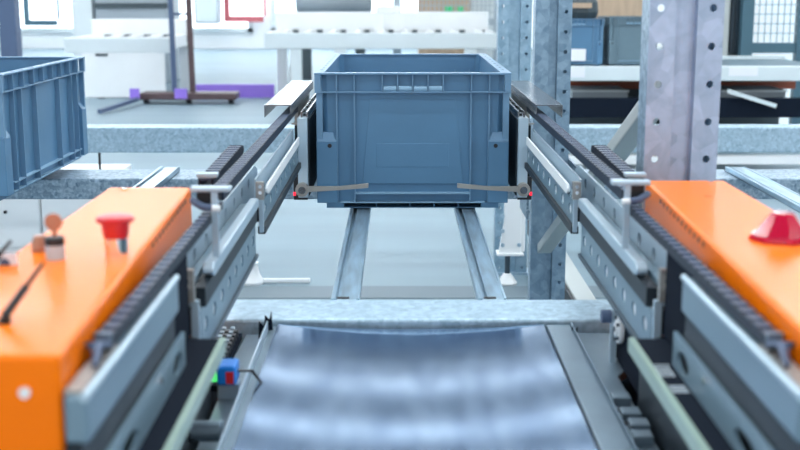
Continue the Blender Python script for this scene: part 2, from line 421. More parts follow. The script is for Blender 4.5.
def crossbeam(x0, x1, y0, y1, zt, hh, label, group, m=M['galv'], step=True):
    t = Thing('rack_crossbeam', label, 'rack beam', ((x0 + x1) / 2, (y0 + y1) / 2, zt - hh), group, 'thing')
    t.boxpart('beam_body', m, x0, x1, y0, y1, zt - hh, zt, bevel=.004)
    for xe in (x0, x1):
        s = 1 if xe == x0 else -1
        if abs(xe) < 1:
            bm = NB(); box(bm, xe, xe - s * .006, y0 - .004, y1 + .004, zt - hh - .05, zt + .03)
            for zz in (zt - hh - .03, zt + .015): cyl(bm, (xe - s * .003, y0 - .009, zz), (xe - s * .003, y0 - .003, zz), .005, n=10)
            t.part('end_plate', bm, M['galvdark'])
    return t
crossbeam(-1.9, .292, 1.603, 1.712, z(.4495), .05, 'galvanized front rack beam crossing behind the steel load platform', 'rack beams')
crossbeam(.408, 1.9, 1.603, 1.712, z(.4495), .05, 'galvanized front rack beam right of the broad perforated post', 'rack beams')
crossbeam(-1.9, .289, 2.93, 3.09, z(.462), .052, 'spangled galvanized rack beam passing under the back of the totes', 'rack beams', M['galvdark'])
crossbeam(.415, 1.9, 2.93, 3.09, z(.462), .052, 'spangled galvanized rack beam beyond the orange box with the red beacon', 'rack beams', M['galvdark'])
crossbeam(-2.4, .289, 3.98, 4.08, z(.455), .085, 'tall galvanized beam of the second rack, beside the left tote', 'second rack beams')
crossbeam(.415, 2.4, 3.98, 4.08, z(.455), .085, 'tall galvanized beam of the second rack, behind the broad perforated post', 'second rack beams')

def support_rail(xc, y0, y1, label, w=.042):
    t = Thing('support_rail', label, 'rail', (xc, (y0 + y1) / 2, z(.462)), 'tote support rails', 'thing')
    bm = NB(); zt, zb = z(.4485), z(.4615)
    box(bm, xc - w / 2, xc - w / 2 + .007, y0, y1, zb, zt); box(bm, xc + w / 2 - .004, xc + w / 2, y0, y1, zb, zt)
    box(bm, xc - w / 2, xc + w / 2, y0, y1, zb, zb + .003)
    box(bm, xc - w / 2 + .014, xc + w / 2, y0, y1, zt - .005, zt - .002)
    t.part('channel', bm, M['rail'], bevel=.0008)
    bm = NB(); box(bm, xc - .012, xc + .006, y0 + .004, y0 + .012, zt - .002, zt - .0008)
    t.part('end_slot', bm, M['black'])
support_rail(-.108, 1.714, 3.05, 'left galvanized channel rail running under the middle tote')
support_rail(.109, 1.714, 3.05, 'right galvanized channel rail running under the middle tote')
support_rail(-.615, 1.714, 3.05, 'pale galvanized rail end seen between left tote and orange box', .05)
support_rail(.835, 1.714, 3.05, 'galvanized rail running beside the orange box with the red beacon', .05)

def brace(a, b, label, w=.036):
    bm = NB(); bar(bm, a, b, w, w * .7)
    bm2 = None
    solo('diagonal_brace', bm, M['beige'], label, 'brace', 'rack braces', bevel=.003)
brace((.350, 1.70, z(.135)), (.350, 3.05, z(.665)), 'pale diagonal brace running down from the broad post behind the fork arm')
t = Thing('floor_guide_rail', 'low beige guide rail with a black edge on the floor right of the posts', 'rail', (.48, 3.6, 0))
t.boxpart('rail_body', M['beige'], .462, .52, 3.0, 4.4, 0, .085, bevel=.004)
t.boxpart('edge_strip', M['black'], .452, .4615, 3.0, 4.4, 0.03, .080)

# ------------------------------------------------------------------ load platform between the arms
P = Thing('load_platform', 'shiny blue-grey steel load platform between the two fork arms', 'load platform', (0, 1.05, 0))
bm = NB(); zp = z(.4535); N = 40; ys = [.45, .8, 1.0, 1.15] + [1.2 + .02 * i for i in range(20)] + [1.594]
top, bot = [], []
for yy in ys:
    k = 1.0
    a, b = [], []
    for i in range(N + 1):
        x = -.196 + i * (.366) / N
        a.append(bm.verts.new((x, yy, zp - .0075 * k * max(0, 1 - ((x + .01) / .19) ** 2)))); b.append(bm.verts.new((x, yy, zp - .02)))
    top.append(a); bot.append(b)
for j in range(len(ys) - 1):
    for i in range(N):
        bm.faces.new((top[j][i], top[j][i + 1], top[j + 1][i + 1], top[j + 1][i])); bm.faces.new((bot[j][i + 1], bot[j][i], bot[j + 1][i], bot[j + 1][i + 1]))
    for i in (0, N): bm.faces.new((bot[j][i], top[j][i], top[j + 1][i], bot[j + 1][i]))
for i in range(N):
    for j in (0, -1): bm.faces.new((bot[j][i], bot[j][i + 1], top[j][i + 1], top[j][i]))
P.part('belt', bm, M['belt'], smooth=True, label='shiny bluish steel belt with curved lamp reflections')
P.boxpart('edge_flange', M['armlight'], -.2085, -.2065, .45, 1.590, z(.475), z(.444), label='bright thin upright edge of the platform')
P.boxpart('edge_trough', M['sheet'], -.206, -.1965, .45, 1.594, z(.468), z(.457))
P.boxpart('side_strip', M['sheet'], .1735, .2065, .45, 1.594, z(.47), z(.4545), bevel=.002)
P.boxpart('edge_flange', M['sheet'], .2068, .2085, .45, 1.590, z(.475), z(.450))
bm = NB()
prism(bm, [(-.209, 1.585), (-.238, 1.585), (-.243, 1.44), (-.226, 1.41), (-.226, 1.35), (-.238, 1.33), (-.240, .45), (-.209, .45)], lambda u, v, w: (u, v, w), z(.476), z(.466))
P.part('side_plate', bm, M['sheet'], bevel=.001)
bm = NB()
prism(bm, [(.209, 1.585), (.274, 1.585), (.274, 1.46), (.238, 1.40), (.238, .45), (.209, .45)], lambda u, v, w: (u, v, w), z(.476), z(.464))
P.part('side_plate', bm, M['sheet'], bevel=.001)
for yy, xx in ((1.25, .224), (1.30, .222), (1.215, .2265), (1.18, .223)):
    P.boxpart('clamp_block', M['sheet'], xx - .010, xx + .011, yy - .011, yy + .011, z(.464), z(.453), bevel=.0015)
for yy in (1.275, 1.235):
    P.boxpart('clamp_slot', M['black'], .212, .236, yy - .004, yy + .004, z(.4638), z(.462))
# torn folded tab at the left corner
for a, b in (((-.213, 1.565), .436), ((-.206, 1.575), .430)):
    bm = NB(); prism(bm, [(a[0] - .006, z(.466)), (a[0] + .006, z(.466)), (a[0] + .004, z(b)), (a[0] + .001, z(b + .012)), (a[0] - .005, z(b + .006))], lambda u, v, w: (u, w, v), a[1], a[1] + .002)
    P.part('corner_tab', bm, M['blacksat'])
bm = NB(); prism(bm, [(.205, z(.468)), (.214, z(.468)), (.213, z(.45)), (.209, z(.458)), (.206, z(.448))], lambda u, v, w: (u, w, v), 1.567, 1.569)
P.part('corner_tab', bm, M['blacksat'])
# blue light sensor
s = P.boxpart('sensor', M['blue'], -.238, -.216, 1.315, 1.350, z(.448), z(.425), bevel=.003, label='small bright blue sensor block')
bm = NB(); box(bm, -.2272, -.2182, 1.3135, 1.3148, z(.445), z(.431)); P.part('sensor_lens', bm, M['red'], s, label='dark red lens of the sensor')
bm = NB(); box(bm, -.2445, -.2385, 1.318, 1.335, z(.444), z(.434)); P.part('status_light', bm, M['led'], s, label='glowing green status light')
bm = NB(); tube(bm, [(-.216, 1.335, z(.436)), (-.200, 1.340, z(.438)), (-.190, 1.345, z(.455)), (-.205, 1.36, z(.465))], .0018); P.part('sensor_cable', bm, M['black'], s, smooth=True)
P.boxpart('sensor_bracket', M['armlight'], -.238, -.214, 1.322, 1.344, z(.466), z(.4485))
# drive chain with pale links
bm = NB()
for i in range(9): box(bm, -.272, -.246, 1.40 + i * .019, 1.412 + i * .019, z(.462), z(.452))
ch = P.part('drive_chain', bm, M['black'], bevel=.001)
bm = NB()
for i in range(9):
    for xx in (-.2655, -.2535): box(bm, xx - .0028, xx + .0028, 1.408 + i * .019, 1.4185 + i * .019, z(.453), z(.4505))
P.part('chain_link', bm, M['sheet'], ch)
bm = NB(); box(bm, -.2745, -.243, 1.36, 1.58, z(.470), z(.4625)); P.part('chain_tray', bm, M['blacksat'])
# white wheel and dark blue knob by the right arm
bm = NB(); yy, zz, xx = 1.43, z(.4135), .244
cyl(bm, (xx - .003, yy, zz), (xx + .003, yy, zz), .0185, n=28); cyl(bm, (xx - .006, yy, zz), (xx - .003, yy, zz), .010, n=20)
w = P.part('guide_wheel', bm, M['white'], bevel=.001, smooth=True, label='white guide wheel')
bm = NB()
for k in range(5): cyl(bm, (xx - .0064, yy + .0145 * math.cos(k * 1.257), zz + .0145 * math.sin(k * 1.257)), (xx - .0028, yy + .0145 * math.cos(k * 1.257), zz + .0145 * math.sin(k * 1.257)), .0022, n=8)
cyl(bm, (xx - .0075, yy, zz), (xx - .0058, yy, zz), .0035, n=10)
P.part('wheel_screw', bm, M['slide'], w)
bm = NB(); cyl(bm, (xx - .019, yy + .024, z(.404)), (xx - .007, yy + .024, z(.404)), .0085, n=18); P.part('knob', bm, M['navy'], smooth=True, label='dark blue adjusting knob')
bm = NB(); box(bm, xx - .007, xx + .0, yy + .020, yy + .030, z(.464), z(.398)); cyl(bm, (xx - .004, yy, z(.4135)), (xx - .004, yy + .021, z(.4135)), .003, n=8); P.part('wheel_bracket', bm, M['armlight'])
# chassis carrying everything
bm = NB(); box(bm, -.375, .375, .40, 1.58, 0.0, z(.502)); box(bm, -.20, .20, .45, 1.57, z(.502), z(.4765))
P.part('chassis', bm, M['blacksat'])
for yy in (1.17, 1.05):
    bm = NB(); cyl(bm, (-.242, yy, z(.447)), (-.212, yy, z(.447)), .011, n=16); P.part('cross_tube', bm, M['sheet'], smooth=True)

# ------------------------------------------------------------------ telescopic fork arms
MPX = lambda u, v, w: (w, u, v)       # holed plate standing in the depth direction
def arm(s, label):
    t = Thing('telescopic_fork_arm', label, 'fork arm', (s * .245, 1.1, z(.36)), 'telescopic fork arms')
    def bp(name, m, x0, x1, y0, y1, d0, d1, parent=None, label=None, **k):
        return t.boxpart(name, m, s * x0, s * x1, y0, y1, z(d0), z(d1), parent, label, **k)
    # nearest stage: fixed beam
    bm = NB(); box(bm, s * .2345, s * .2505, .752, 1.086, z(.297), z(.2635))
    fb = t.part('outer_beam', bm, M['arm'], bevel=.003)
    bm = NB(); cyl(bm, (s * .2365, .752, z(.2645)), (s * .2365, 1.088, z(.2645)), .0032, n=12); t.part('beam_edge', bm, M['armlight'], fb, label='bright rounded upper edge', smooth=True)
    bp('groove', M['armdark'], .2395, .2505, .752, 1.086, .323, .2972, fb, 'dark groove along the beam')
    bm = NB(); holed(bm, MPX, .70, 1.11, z(.3565), z(.3232), s * .2345, s * .2385, [(.865, z(.343), .032, .009), (1.07, z(.343), .022, .010)])
    t.part('lower_web', bm, M['arm'], fb)
    bp('inner_web', M['armdark'], .244, .2505, .70, 1.11, .357, .3232, fb)
    bm = NB(); cyl(bm, (s * .2322, .985, z(.331)), (s * .2348, .985, z(.331)), .0035, n=10); t.part('web_screw', bm, M['chrome'], fb)
    bp('gap_shade', M['blacksat'], .2485, .2505, 1.087, 1.213, .360, .262, fb)  # black sheet painting the darkness of the gap between the stages
    bp('cable_tray', M['bracket'], .238, .2505, .756, .86, .2632, .2605, fb, 'flat grey tray end of the beam')
    # ledge with pale green edge strip
    lg = bp('ledge', M['blacksat'], .2136, .2505, .62, 1.20, .3625, .3575, None, 'matt black ledge under the beam')
    bp('edge_strip', M['green'], .2075, .2134, .62, 1.19 if s > 0 else 1.19, .368, .353, lg, 'pale green strip along the ledge')
    bp('ledge_bracket', M['armdark'], .2430, .2505, .62, 1.30, .4785, .3627)
    if s > 0:
        bp('lower_skirt', M['blacksat'], .2480, .2515, 1.20, 1.47, .4620, .396)
        for a in [(.2165 + i * .0038, .2185 + i * .0038, 1.075, 1.105) for i in range(4)] + [(.2155, .232, 1.109, 1.112)] + [(.2175, .2325, 1.030 + i * .0075, 1.0345 + i * .0075) for i in range(3)]:
            t.boxpart('printed_marking', M['print'], *a, z(.3574), z(.3571), lg, 'white printed marking on the black ledge')
    # tall rear plate with dark oval holes
    bm = NB(); hs = [(1.26 + .085 * i, z(.3005), .0100, .0085) for i in range(8)]
    holed(bm, MPX, 1.22, 1.93, z(.372), z(.2830), s * .2635, s * .2670, hs)
    t.part('rear_plate', bm, M['armlight'], label='pale plate with a row of oval holes')
    bp('plate_backing', M['slide'], .2685, .2705, 1.25, 1.90, .370, .288)
    bm = NB(); prism(bm, [(1.931, z(.372)), (1.931, z(.2830)), (1.965, z(.292)), (1.98, z(.312)), (1.98, z(.34))], MPX, s * .2635, s * .2670); t.part('plate_tip', bm, M['armlight'])
    # second stage
    bm = NB(); hs = [(1.270 + .062 * i, z(.361), .0115, .0085) for i in range(8)]
    holed(bm, MPX, 1.235, 1.733, z(.385), z(.337), s * .2402, s * .2424, hs)
    gp = t.part('guide_plate', bm, M['arm'], label='pale guide plate with a row of bright oval holes')
    bp('guide_lit_backing', M['white'], .24245, .2455, 1.236, 1.732, .385, .337, gp)  # white backing added so the holes look lit
    bp('lower_lip', M['slide'], .2365, .2455, 1.235, 1.733, .3905, .3852, gp)
    bp('slide_channel', M['armdark'], .2368, .250, 1.25, 1.733, .3365, .3155, gp, 'dark slide channel')
    bm = NB(); prism(bm, [(1.305, z(.315)), (1.290, z(.310)), (1.290, z(.304)), (1.300, z(.2985)), (1.726, z(.3005)), (1.726, z(.315))], MPX, s * .2335, s * .246)
    t.part('guide_rail', bm, M['armlight'], gp, bevel=.002, label='bright guide rail with a rounded end')
    bp('rail_web', M['arm'], .2515, .2615, 1.26, 1.733, .320, .310, gp)
    br = bp('end_bracket', M['bracket'], .2432, .2570, 1.214, 1.226, .322, .288, None, 'small grey-brown bracket at the end of the guide plate')
    bm = NB()
    for dz in (.298, .307): cyl(bm, (s * .2495, 1.209, z(dz)), (s * .2495, 1.214, z(dz)), .0028, n=8)
    t.part('bolt', bm, M['chrome'], br)
    bp('end_plate', M['armlight'], .2395, .2475, 1.220, 1.2275, .386, .3225, br)
    bp('end_stop', M['black'], .2495, .262, 1.228, 1.244, .362, .335, br)
    # third stage
    bm = NB(); hs = [(1.80 + .085 * i, z(.329), .0140, .0085) for i in range(8)]
    holed(bm, MPX, 1.747, 2.44, z(.3470), z(.3125), s * .2320, s * .2340, hs)
    mp = t.part('middle_plate', bm, M['arm'], label='middle stage plate with bright oval holes')
    bp('middle_lit_backing', M['white'], .23405, .2370, 1.747, 2.44, .347, .3125, mp)  # white again, for the lit look of these holes
    bp('lower_lip', M['armdark'], .2270, .238, 1.747, 2.44, .3585, .3475, mp)
    bm = NB(); prism(bm, [(1.83, z(.312)), (1.815, z(.307)), (1.815, z(.301)), (1.825, z(.2955)), (2.42, z(.2955)), (2.42, z(.312))], MPX, s * .2295, s * .2335)
    t.part('inner_rail', bm, M['white'], mp, bevel=.001, label='white slide rail')
    bp('rear_rail', M['armlight'], .2425, .2455, 1.775, 2.42, .318, .281, mp)
    bp('rail_floor', M['arm'], .2337, .2424, 1.80, 2.42, .3118, .3085, mp)
    br = bp('end_bracket', M['bracket'], .2265, .2385, 1.735, 1.7445, .305, .279, None, 'small grey-brown bracket with bolts at the end of the middle plate')
    bm = NB()
    for dz in (.285, .294): cyl(bm, (s * .232, 1.731, z(dz)), (s * .232, 1.735, z(dz)), .0028, n=8)
    t.part('bolt', bm, M['chrome'], br)
    bp('end_plate', M['armlight'], .2285, .2345, 1.736, 1.7445, .354, .3055, br)
    bp('end_stop', M['black'], .236, .247, 1.746, 1.758, .340, .318, br)
    # last stage: slab beside the tote with its flip finger
    ib = bp('inner_beam', M['armlight'], .2135, .2335, 2.415, 3.02, .420, .2575, None, 'pale end slab of the arm beside the tote', bevel=.001)
    bp('side_skin', M['armdark'], .2112, .2133, 2.43, 3.02, .418, .262, ib, 'dark inner side of the slab')
    bp('outer_skin', M['armdark'], .2337, .2405, 2.435, 3.02, .400, .275, ib)
    bp('top_rail', M['steel'], .213, .216, 2.43, 3.02, .2573, .246, ib); bp('top_rail', M['steel'], .2245, .2275, 2.43, 3.02, .2573, .246, ib)
    bm = NB()
    for i in range(7): cyl(bm, (s * .220, 2.45 + i * .085, z(.2575)), (s * .220, 2.45 + i * .085, z(.252)), .0035, n=8)
    t.part('top_bolt', bm, M['chrome'], ib)
    for dz in (.270, .330, .385):
        bp('side_lug', M['bracket'], .2337, .246, 2.424, 2.432, dz + .0015, dz - .0015, ib)
    bp('foot_clamp', M['black'], .2145, .243, 2.418, 2.424, .425, .378, ib)
    fg = NB(); cyl(fg, (s * .2245, 2.396, z(.4015)), (s * .2245, 2.414, z(.4015)), .0135, n=24)
    pv = t.part('pivot', fg, M['bracket'], ib, smooth=True, label='round pivot of the flip finger')
    bm = NB(); cyl(bm, (s * .2245, 2.392, z(.4015)), (s * .2245, 2.3955, z(.4015)), .0075, n=16); t.part('pivot_cap', bm, M['steel'], ib, smooth=True)
    bm = NB(); d = .0062
    prism(bm, [(.224, z(.4015) - .006), (.224, z(.4015) + .006), (.150, z(.3985) + .0035), (.090, z(.3935) + .0045), (.090, z(.3935) - .0048), (.150, z(.3985) - .0045)], lambda u, v, w: (s * u, w, v), 2.4035, 2.4115)
    t.part('finger', bm, M['bracket'], label='thin grey flip finger lying across the front of the tote', bevel=.0008)
    bp('signal_light', M['redled'], .2385, .2435, 2.412, 2.4175, .4155, .4085, ib, 'tiny red light beside the pivot')
    # shiny cover over the chain end
    bm = NB()
    prism(bm, [(2.33, z(.2245)), (2.95, z(.2245)), (2.95, z(.2225)), (2.33, z(.2225))], lambda u, v, w: (w, u, v), s * .238, s * .290)
    box(bm, s * .238, s * .2395, 2.33, 2.95, z(.242), z(.2246)); box(bm, s * .2885, s * .290, 2.33, 2.95, z(.247), z(.2246))
    t.part('cover_plate', bm, M['steel'], bevel=.0006, label='polished steel cover over the chain end')
    bp('cover_post', M['bracket'], .243, .250, 2.55, 2.90, .30, .243)
    # chain clamps
    dy = 0.0 if s < 0 else .045
    bp('chain_clamp', M['armlight'], .217, .2625, 1.323 + dy, 1.338 + dy, .2240, .2185, None, 'pale clamp bar across the cable chain', bevel=.0015)
    bp('chain_clamp', M['armlight'], .262, .290, 1.525, 1.539, .2395, .2335, None, 'pale clamp bar across the short chain', bevel=.0015)
    bp('clamp_strap', M['armlight'], .2325, .2395, 1.325 + dy, 1.3315 + dy, .300, .2242)
    bp('clamp_block', M['black'], .2405, .2580, 1.3395 + dy, 1.352 + dy, .2405, .2245)
    bm = NB(); tube(bm, [(s * .262, 1.338 + dy, z(.236)), (s * .256, 1.330 + dy, z(.238)), (s * .248, 1.322 + dy, z(.2405)), (s * .238, 1.3205 + dy, z(.2415))], .0042)
    cb = t.part('cable_plug', bm, M['navy'], smooth=True)
    bm = NB(); tube(bm, [(s * .2378, 1.3205 + dy, z(.2415)), (s * .229, 1.320 + dy, z(.242))], .0038); t.part('plug_tip', bm, M['white'], cb, smooth=True, label='white tip of the cable plug')
    return t
arm(-1, 'telescopic steel fork arm beside the orange box with the mushroom button')
arm(1, 'telescopic steel fork arm beside the orange box with the red beacon')

# ------------------------------------------------------------------ cable chains
def chain_run(bm, x0, x1, p0, p1, h, pitch=.0205):
    (y0, z0), (y1, z1) = p0, p1
    n = int(abs(y1 - y0) / pitch)
    def q(u, v, w): # u along, v up, w across
        k = u / n
        return (w, y0 + (y1 - y0) * k, z0 + (z1 - z0) * k + v)
    xa, xb = min(x0, x1), max(x0, x1)
    for a, b in ((xa, xa + .0028), (xb - .0028, xb)):
        for i in range(n): prism(bm, [(i + .02, -h), (i + 1.0, -h), (i + 1.0, -.001), (i + .72, 0), (i + .02, 0)], q, a, b)
    nf = len(bm.faces)
    for i in range(n):
        prism(bm, [(i + .08, -.0022), (i + .08, .0004), (i + .58, .0004), (i + .58, -.0022)], q, xa + .0005, xb - .0005)
    bm.faces.ensure_lookup_table()
    for f in bm.faces[nf:]: f.material_index = 1
    for i in range(n):
        prism(bm, [(i, -h), (i, -h + .0015), (i + 1, -h + .0015), (i + 1, -h)], q, xa + .002, xb - .002)
def chain(s, label):
    t = Thing('cable_chain', label, 'cable chain', (s * .25, 1.2, z(.27)), 'cable chains')
    bm = NB(); chain_run(bm, s * .2405, s * .2530, (.850, z(.2505)), (1.42, z(.2505)), .0096); t.part('lower_run', bm, [M['chain'], M['chainbar']])
    bm = NB(); chain_run(bm, s * .2400, s * .2575, (1.425, z(.2385)), (2.52, z(.2415)), .013); t.part('upper_run', bm, [M['chain'], M['chainbar']])
    bm = NB(); chain_run(bm, s * .268, s * .288, (1.53, z(.2415)), (1.82, z(.2355)), .015)
    prism(bm, [(1.822, z(.2505)), (1.822, z(.2355)), (1.836, z(.238)), (1.842, z(.2435)), (1.838, z(.249))], lambda u, v, w: (w, u, v), s * .268, s * .288)
    t.part('short_run', bm, [M['chain'], M['chainbar']])
    bm = NB()
    for k in range(4):
        x = s * (.241 + .0030 * k)
        tube(bm, [(x, .800 + .012 * k, z(.2575)), (x + s * .002, .825, z(.250)), (x, .845, z(.2560))], .0022, 8)
    t.part('cable', bm, M['navy'], smooth=True)
    bm = NB(); box(bm, s * .2405, s * .2525, .8462, .8495, z(.2600), z(.248)); t.part('end_clip', bm, M['sheet'])
chain(-1, 'black cable chain along the fork arm beside the box with the mushroom button')
chain(1, 'black cable chain along the fork arm beside the box with the red beacon')

# ------------------------------------------------------------------ orange control boxes
def control_box(s, label):
    t = Thing('control_box', label, 'control box', (s * .32, 1.1, z(.44)), 'orange control boxes')
    zt = z(.237); ye = 1.438 if s < 0 else 1.490
    xi = lambda y: .2525 + .0285 * (y - .757) / (ye - .757)
    bm = NB(); prism(bm, [(s * xi(.757), .757), (s * .381, .757), (s * .381, ye), (s * xi(ye), ye)], lambda u, v, w: (u, v, w), z(.50), zt)
    h = t.part('housing', bm, M['orange'], bevel=.004, seg=3)
    bm = NB()
    for i in range(12): yv = 1.14 + i * .0215; xv = xi(yv); prism(bm, [(s * (xv - .0005), yv), (s * (xv + .002), yv), (s * (xi(yv + .006) + .002), yv + .006), (s * (xi(yv + .006) - .0005), yv + .006)], lambda u, v, w: (u, v, w), z(.2475), z(.2425))
    t.part('vent_slot', bm, M['brown'], h)
    bm = NB()
    for px, py in ((.283, ye - .022), (.300, ye - .017)):
        cyl(bm, (s * (.30 + px * .2), py, zt), (s * (.30 + px * .2), py, zt + .002), .0028, n=10)
    t.part('lid_screw', bm, M['chrome'], h)
    return t, zt, h
T, zt, hs = control_box(-1, 'glossy orange control box with a red mushroom button, key switch and antenna')
x, y = -.2855, 1.065
bm = NB(); lathe(bm, [(.0105, 0), (.0105, .016)], (x, y, zt)); es = T.part('emergency_stop', bm, M['chrome'], smooth=True, label='chrome collar of the red mushroom button')
bm = NB(); lathe(bm, [(.011, .0155), (.0125, .024), (.0125, .030), (.0170, .0305), (.0175, .0325), (.0160, .0350), (.008, .0362)], (x, y, zt)); T.part('mushroom_cap', bm, M['red'], es, smooth=True, label='red mushroom cap')
x, y = -.3355, 1.045
bm = NB(); lathe(bm, [(.0085, 0), (.0085, .013)], (x, y, zt)); ks = T.part('key_switch', bm, M['armlight'], smooth=True)  # pale metal stands in for white reflections on a chrome barrel
bm = NB(); lathe(bm, [(.0088, .0132), (.0088, .019), (.0074, .0205)], (x, y, zt)); T.part('switch_ring', bm, M['black'], ks, smooth=True, label='black ring of the key switch')
bm = NB(); box(bm, x - .0012, x + .0022, y - .0012, y + .0012, zt + .0205, zt + .026); cyl(bm, (x, y - .0013, zt + .0335), (x, y + .0013, zt + .0335), .0078, n=22); T.part('key', bm, M['copper'], ks, smooth=True, label='round brown key standing in the switch')
x, y = -.358, 1.075
bm = NB(); lathe(bm, [(.007, 0), (.007, .010), (.005, .015)], (x, y, zt)); sw = T.part('selector_switch', bm, M['copper'], smooth=True)
def antenna(px0, py0, px1, py1, px2, py2, Y, ri):
    a, b, c = at(px0, py0, Y), at(px1, py1, Y), at(px2, py2, Y + .035)
    bm = NB(); base = (a[0], a[1], zt)
    cyl(bm, base, b, .0028, .0028, n=12); cyl(bm, b, Vector(b).lerp(Vector(c), .55), .0034, .0031, n=12); cyl(bm, Vector(b).lerp(Vector(c), .55), c, .0020, .0014, n=12)
    lathe(bm, [(.0048, 0), (.0048, .004)], base)
    T.part('antenna', bm, M['black'], smooth=True)
antenna(6, 338, 5, 316, 43, 263, .835, 0)
antenna(-14, 292, -14, 270, 11, 241, .985, 1)
bm = NB(); cyl(bm, (-.2765, .7545, z(.262)), (-.2765, .758, z(.262)), .0038, n=14); T.part('face_screw', bm, M['white'], label='white screw head on the box end', smooth=True)
bm = NB(); q = at(6, 262, 1.02); box(bm, q[0] - .012, q[0] + .010, 1.02, 1.022, zt - .005, q[2] + .008); sg = T.part('tag_plate', bm, M['label'], label='small white tag beside the box')
bm = NB(); cyl(bm, (q[0] - .001, 1.0192, q[2] - .001), (q[0] - .001, 1.0199, q[2] - .001), .0045, n=18); T.part('tag_mark', bm, M['navy'], sg)

T, zt, hs = control_box(1, 'glossy orange control box with a faceted red beacon on its lid')
x, y = .338, 1.128
bm = NB(); lathe(bm, [(.031, 0), (.031, .003), (.0285, .0055)], (x, y, zt), 8); bc = T.part('beacon', bm, M['lens'], label='red faceted beacon lamp')
bm = NB(); lathe(bm, [(.0275, .0056), (.0130, .0245), (.009, .0265)], (x, y, zt), 8); T.part('beacon_lens', bm, M['lens'], bc)
q = at(700, 195, 1.40)
bm = NB(); cyl(bm, (.330, 1.372, zt - .0005), (.330, 1.372, zt + .0006), .0052, n=20); T.part('blind_plug', bm, M['orangedark'], label='round deeper orange plug in the lid')

# ------------------------------------------------------------------ levelling legs under the racks
def leg(xc, yc, ztop, label):
    t = Thing('levelling_leg', label, 'leg', (xc, yc, 0), 'white levelling legs')
    zp = Z(253, yc)
    bm = NB(); prism(bm, [(-.030, zp), (.040, zp), (.040, ztop), (-.014, ztop), (-.014, zp + .10)], lambda u, v, w: (xc + u, w, v), yc, yc + .012)
    pl = t.part('leg_plate', bm, M['white'], bevel=.002)
    bm = NB(); box(bm, xc + .016, xc + .055, yc + .013, yc + .06, zp, ztop); t.part('leg_tube', bm, M['white'], bevel=.004)
    bm = NB()
    for px, py in ((502.5, 231), (502.5, 245), (519, 245), (502.5, 216)):
        p = at(px, py, yc); dx = p[0] - X(508, 253, yc)
        cyl(bm, (xc + dx, yc - .004, p[2]), (xc + dx, yc - .0003, p[2]), .0065, n=12)
    t.part('bolt', bm, M['galv'], pl, smooth=True)
    bm = NB(); box(bm, xc - .036, xc + .05, yc - .012, yc + .05, zp - .008, zp); t.part('foot_plate', bm, M['white'], bevel=.002)
    bm = NB(); cyl(bm, (xc, yc + .015, .03), (xc, yc + .015, zp - .008), .0085, n=14); t.part('threaded_stem', bm, M['slide'], smooth=True, label='dark threaded stem')
    bm = NB(); lathe(bm, [(.030, 0), (.032, .006), (.024, .016), (.016, .03), (.010, .036)], (xc, yc + .015, 0)); t.part('foot_pad', bm, M['white'], smooth=True)
xl = X(508, 253, 3.72)
leg(xl, 3.72, z(.36), 'white levelling leg on its round foot beside the perforated post')
xl2 = X(252, 275, 3.74)
t = Thing('floor_stop', 'low white floor stop with a thin bar, right of the left fork arm', 'floor stop', (xl2, 3.74, 0))
bm = NB(); lathe(bm, [(.036, 0), (.038, .01), (.026, .03), (.018, .06), (.022, .07)], (xl2, 3.74, 0)); t.part('foot_pad', bm, M['white'], smooth=True)
bm = NB(); box(bm, xl2 + .02, X(310, 279, 3.74), 3.735, 3.75, .004, .016); t.part('stop_bar', bm, M['white'], bevel=.002)

# ------------------------------------------------------------------ conveyors and clutter at the back of the hall
def conveyor(px0, px1, Y, y_rail0, y_rail1, y_face0, y_face1, label, panel=None, leg_px=()):
    xa, xb = X(px0, y_face0, Y), X(px1, y_face0, Y)
    t = Thing('roller_conveyor', label, 'conveyor', ((xa + xb) / 2, Y, 0), 'white roller conveyors')
    zf0, zf1 = Z(y_face1, Y), Z(y_face0, Y)
    dep = 0.95
    t.boxpart('front_rail', M['whitegrey'], xa, xb, Y, Y + .06, zf0, zf1, bevel=.008)
    zr = Z((y_rail0 + y_rail1) / 2, Y + dep); 
    t.boxpart('rear_rail', M['white'], xa, xb, Y + dep, Y + dep + .06, zf0, Z(y_rail0, Y + dep), bevel=.008)
    t.boxpart('roller_bed', M['white'], xa, xb, Y + .06, Y + dep, zf1 - .10, zf1 - .07)
    for xe in (xa, xb - .04): t.boxpart('end_cap', M['white'], xe, xe + .04, Y + .061, Y + dep - .001, zf1 - .069, zf1 - .005)
    n = max(5, int((xb - xa) / .19))
    for i in range(n):
        xx = xa + (i + .5) * (xb - xa) / n
        bm = NB(); cyl(bm, (xx, Y + .065, zf1 - .035), (xx, Y + dep - .005, zf1 - .035), .033, n=14); t.part('roller', bm, M['white'], smooth=True)
        bm = NB(); box(bm, xx + .055, xx + .10, Y + dep - .12, Y + dep - .002, zf1 - .069, zf1 - .005); t.part('roller_gap', bm, M['machinedark'])
    if panel: t.boxpart('skirt_panel', M['white'], X(panel[0], 60, Y + .05), X(panel[1], 60, Y + .05), Y - .012, Y + .004, 0.012, zf0 - .001)
    for lp in leg_px:
        xx = X(lp, 60, Y + .03)
        lgp = t.boxpart('leg', M['whitegrey'], xx - .045, xx + .045, Y + .005, Y + .09, .02, zf0 - .001)
        t.boxpart('leg_foot', M['slide'], xx - .03, xx + .03, Y + .01, Y + .08, 0, .0195, lgp)
    for xx in (xa + .05, xb - .05): t.boxpart('leg', M['white'], xx - .04, xx + .04, Y + dep - .04, Y + dep + .04, 0, zf0 - .001)
    return t, xa, xb, zf1
Y1 = 10.3
c1, xa1, xb1, zf = conveyor(64, 170, Y1, 19, 25, 38, 53, 'white roller conveyor with a skirt panel, behind the left tote', (84, 166), (100, 150))
Y2 = 9.6
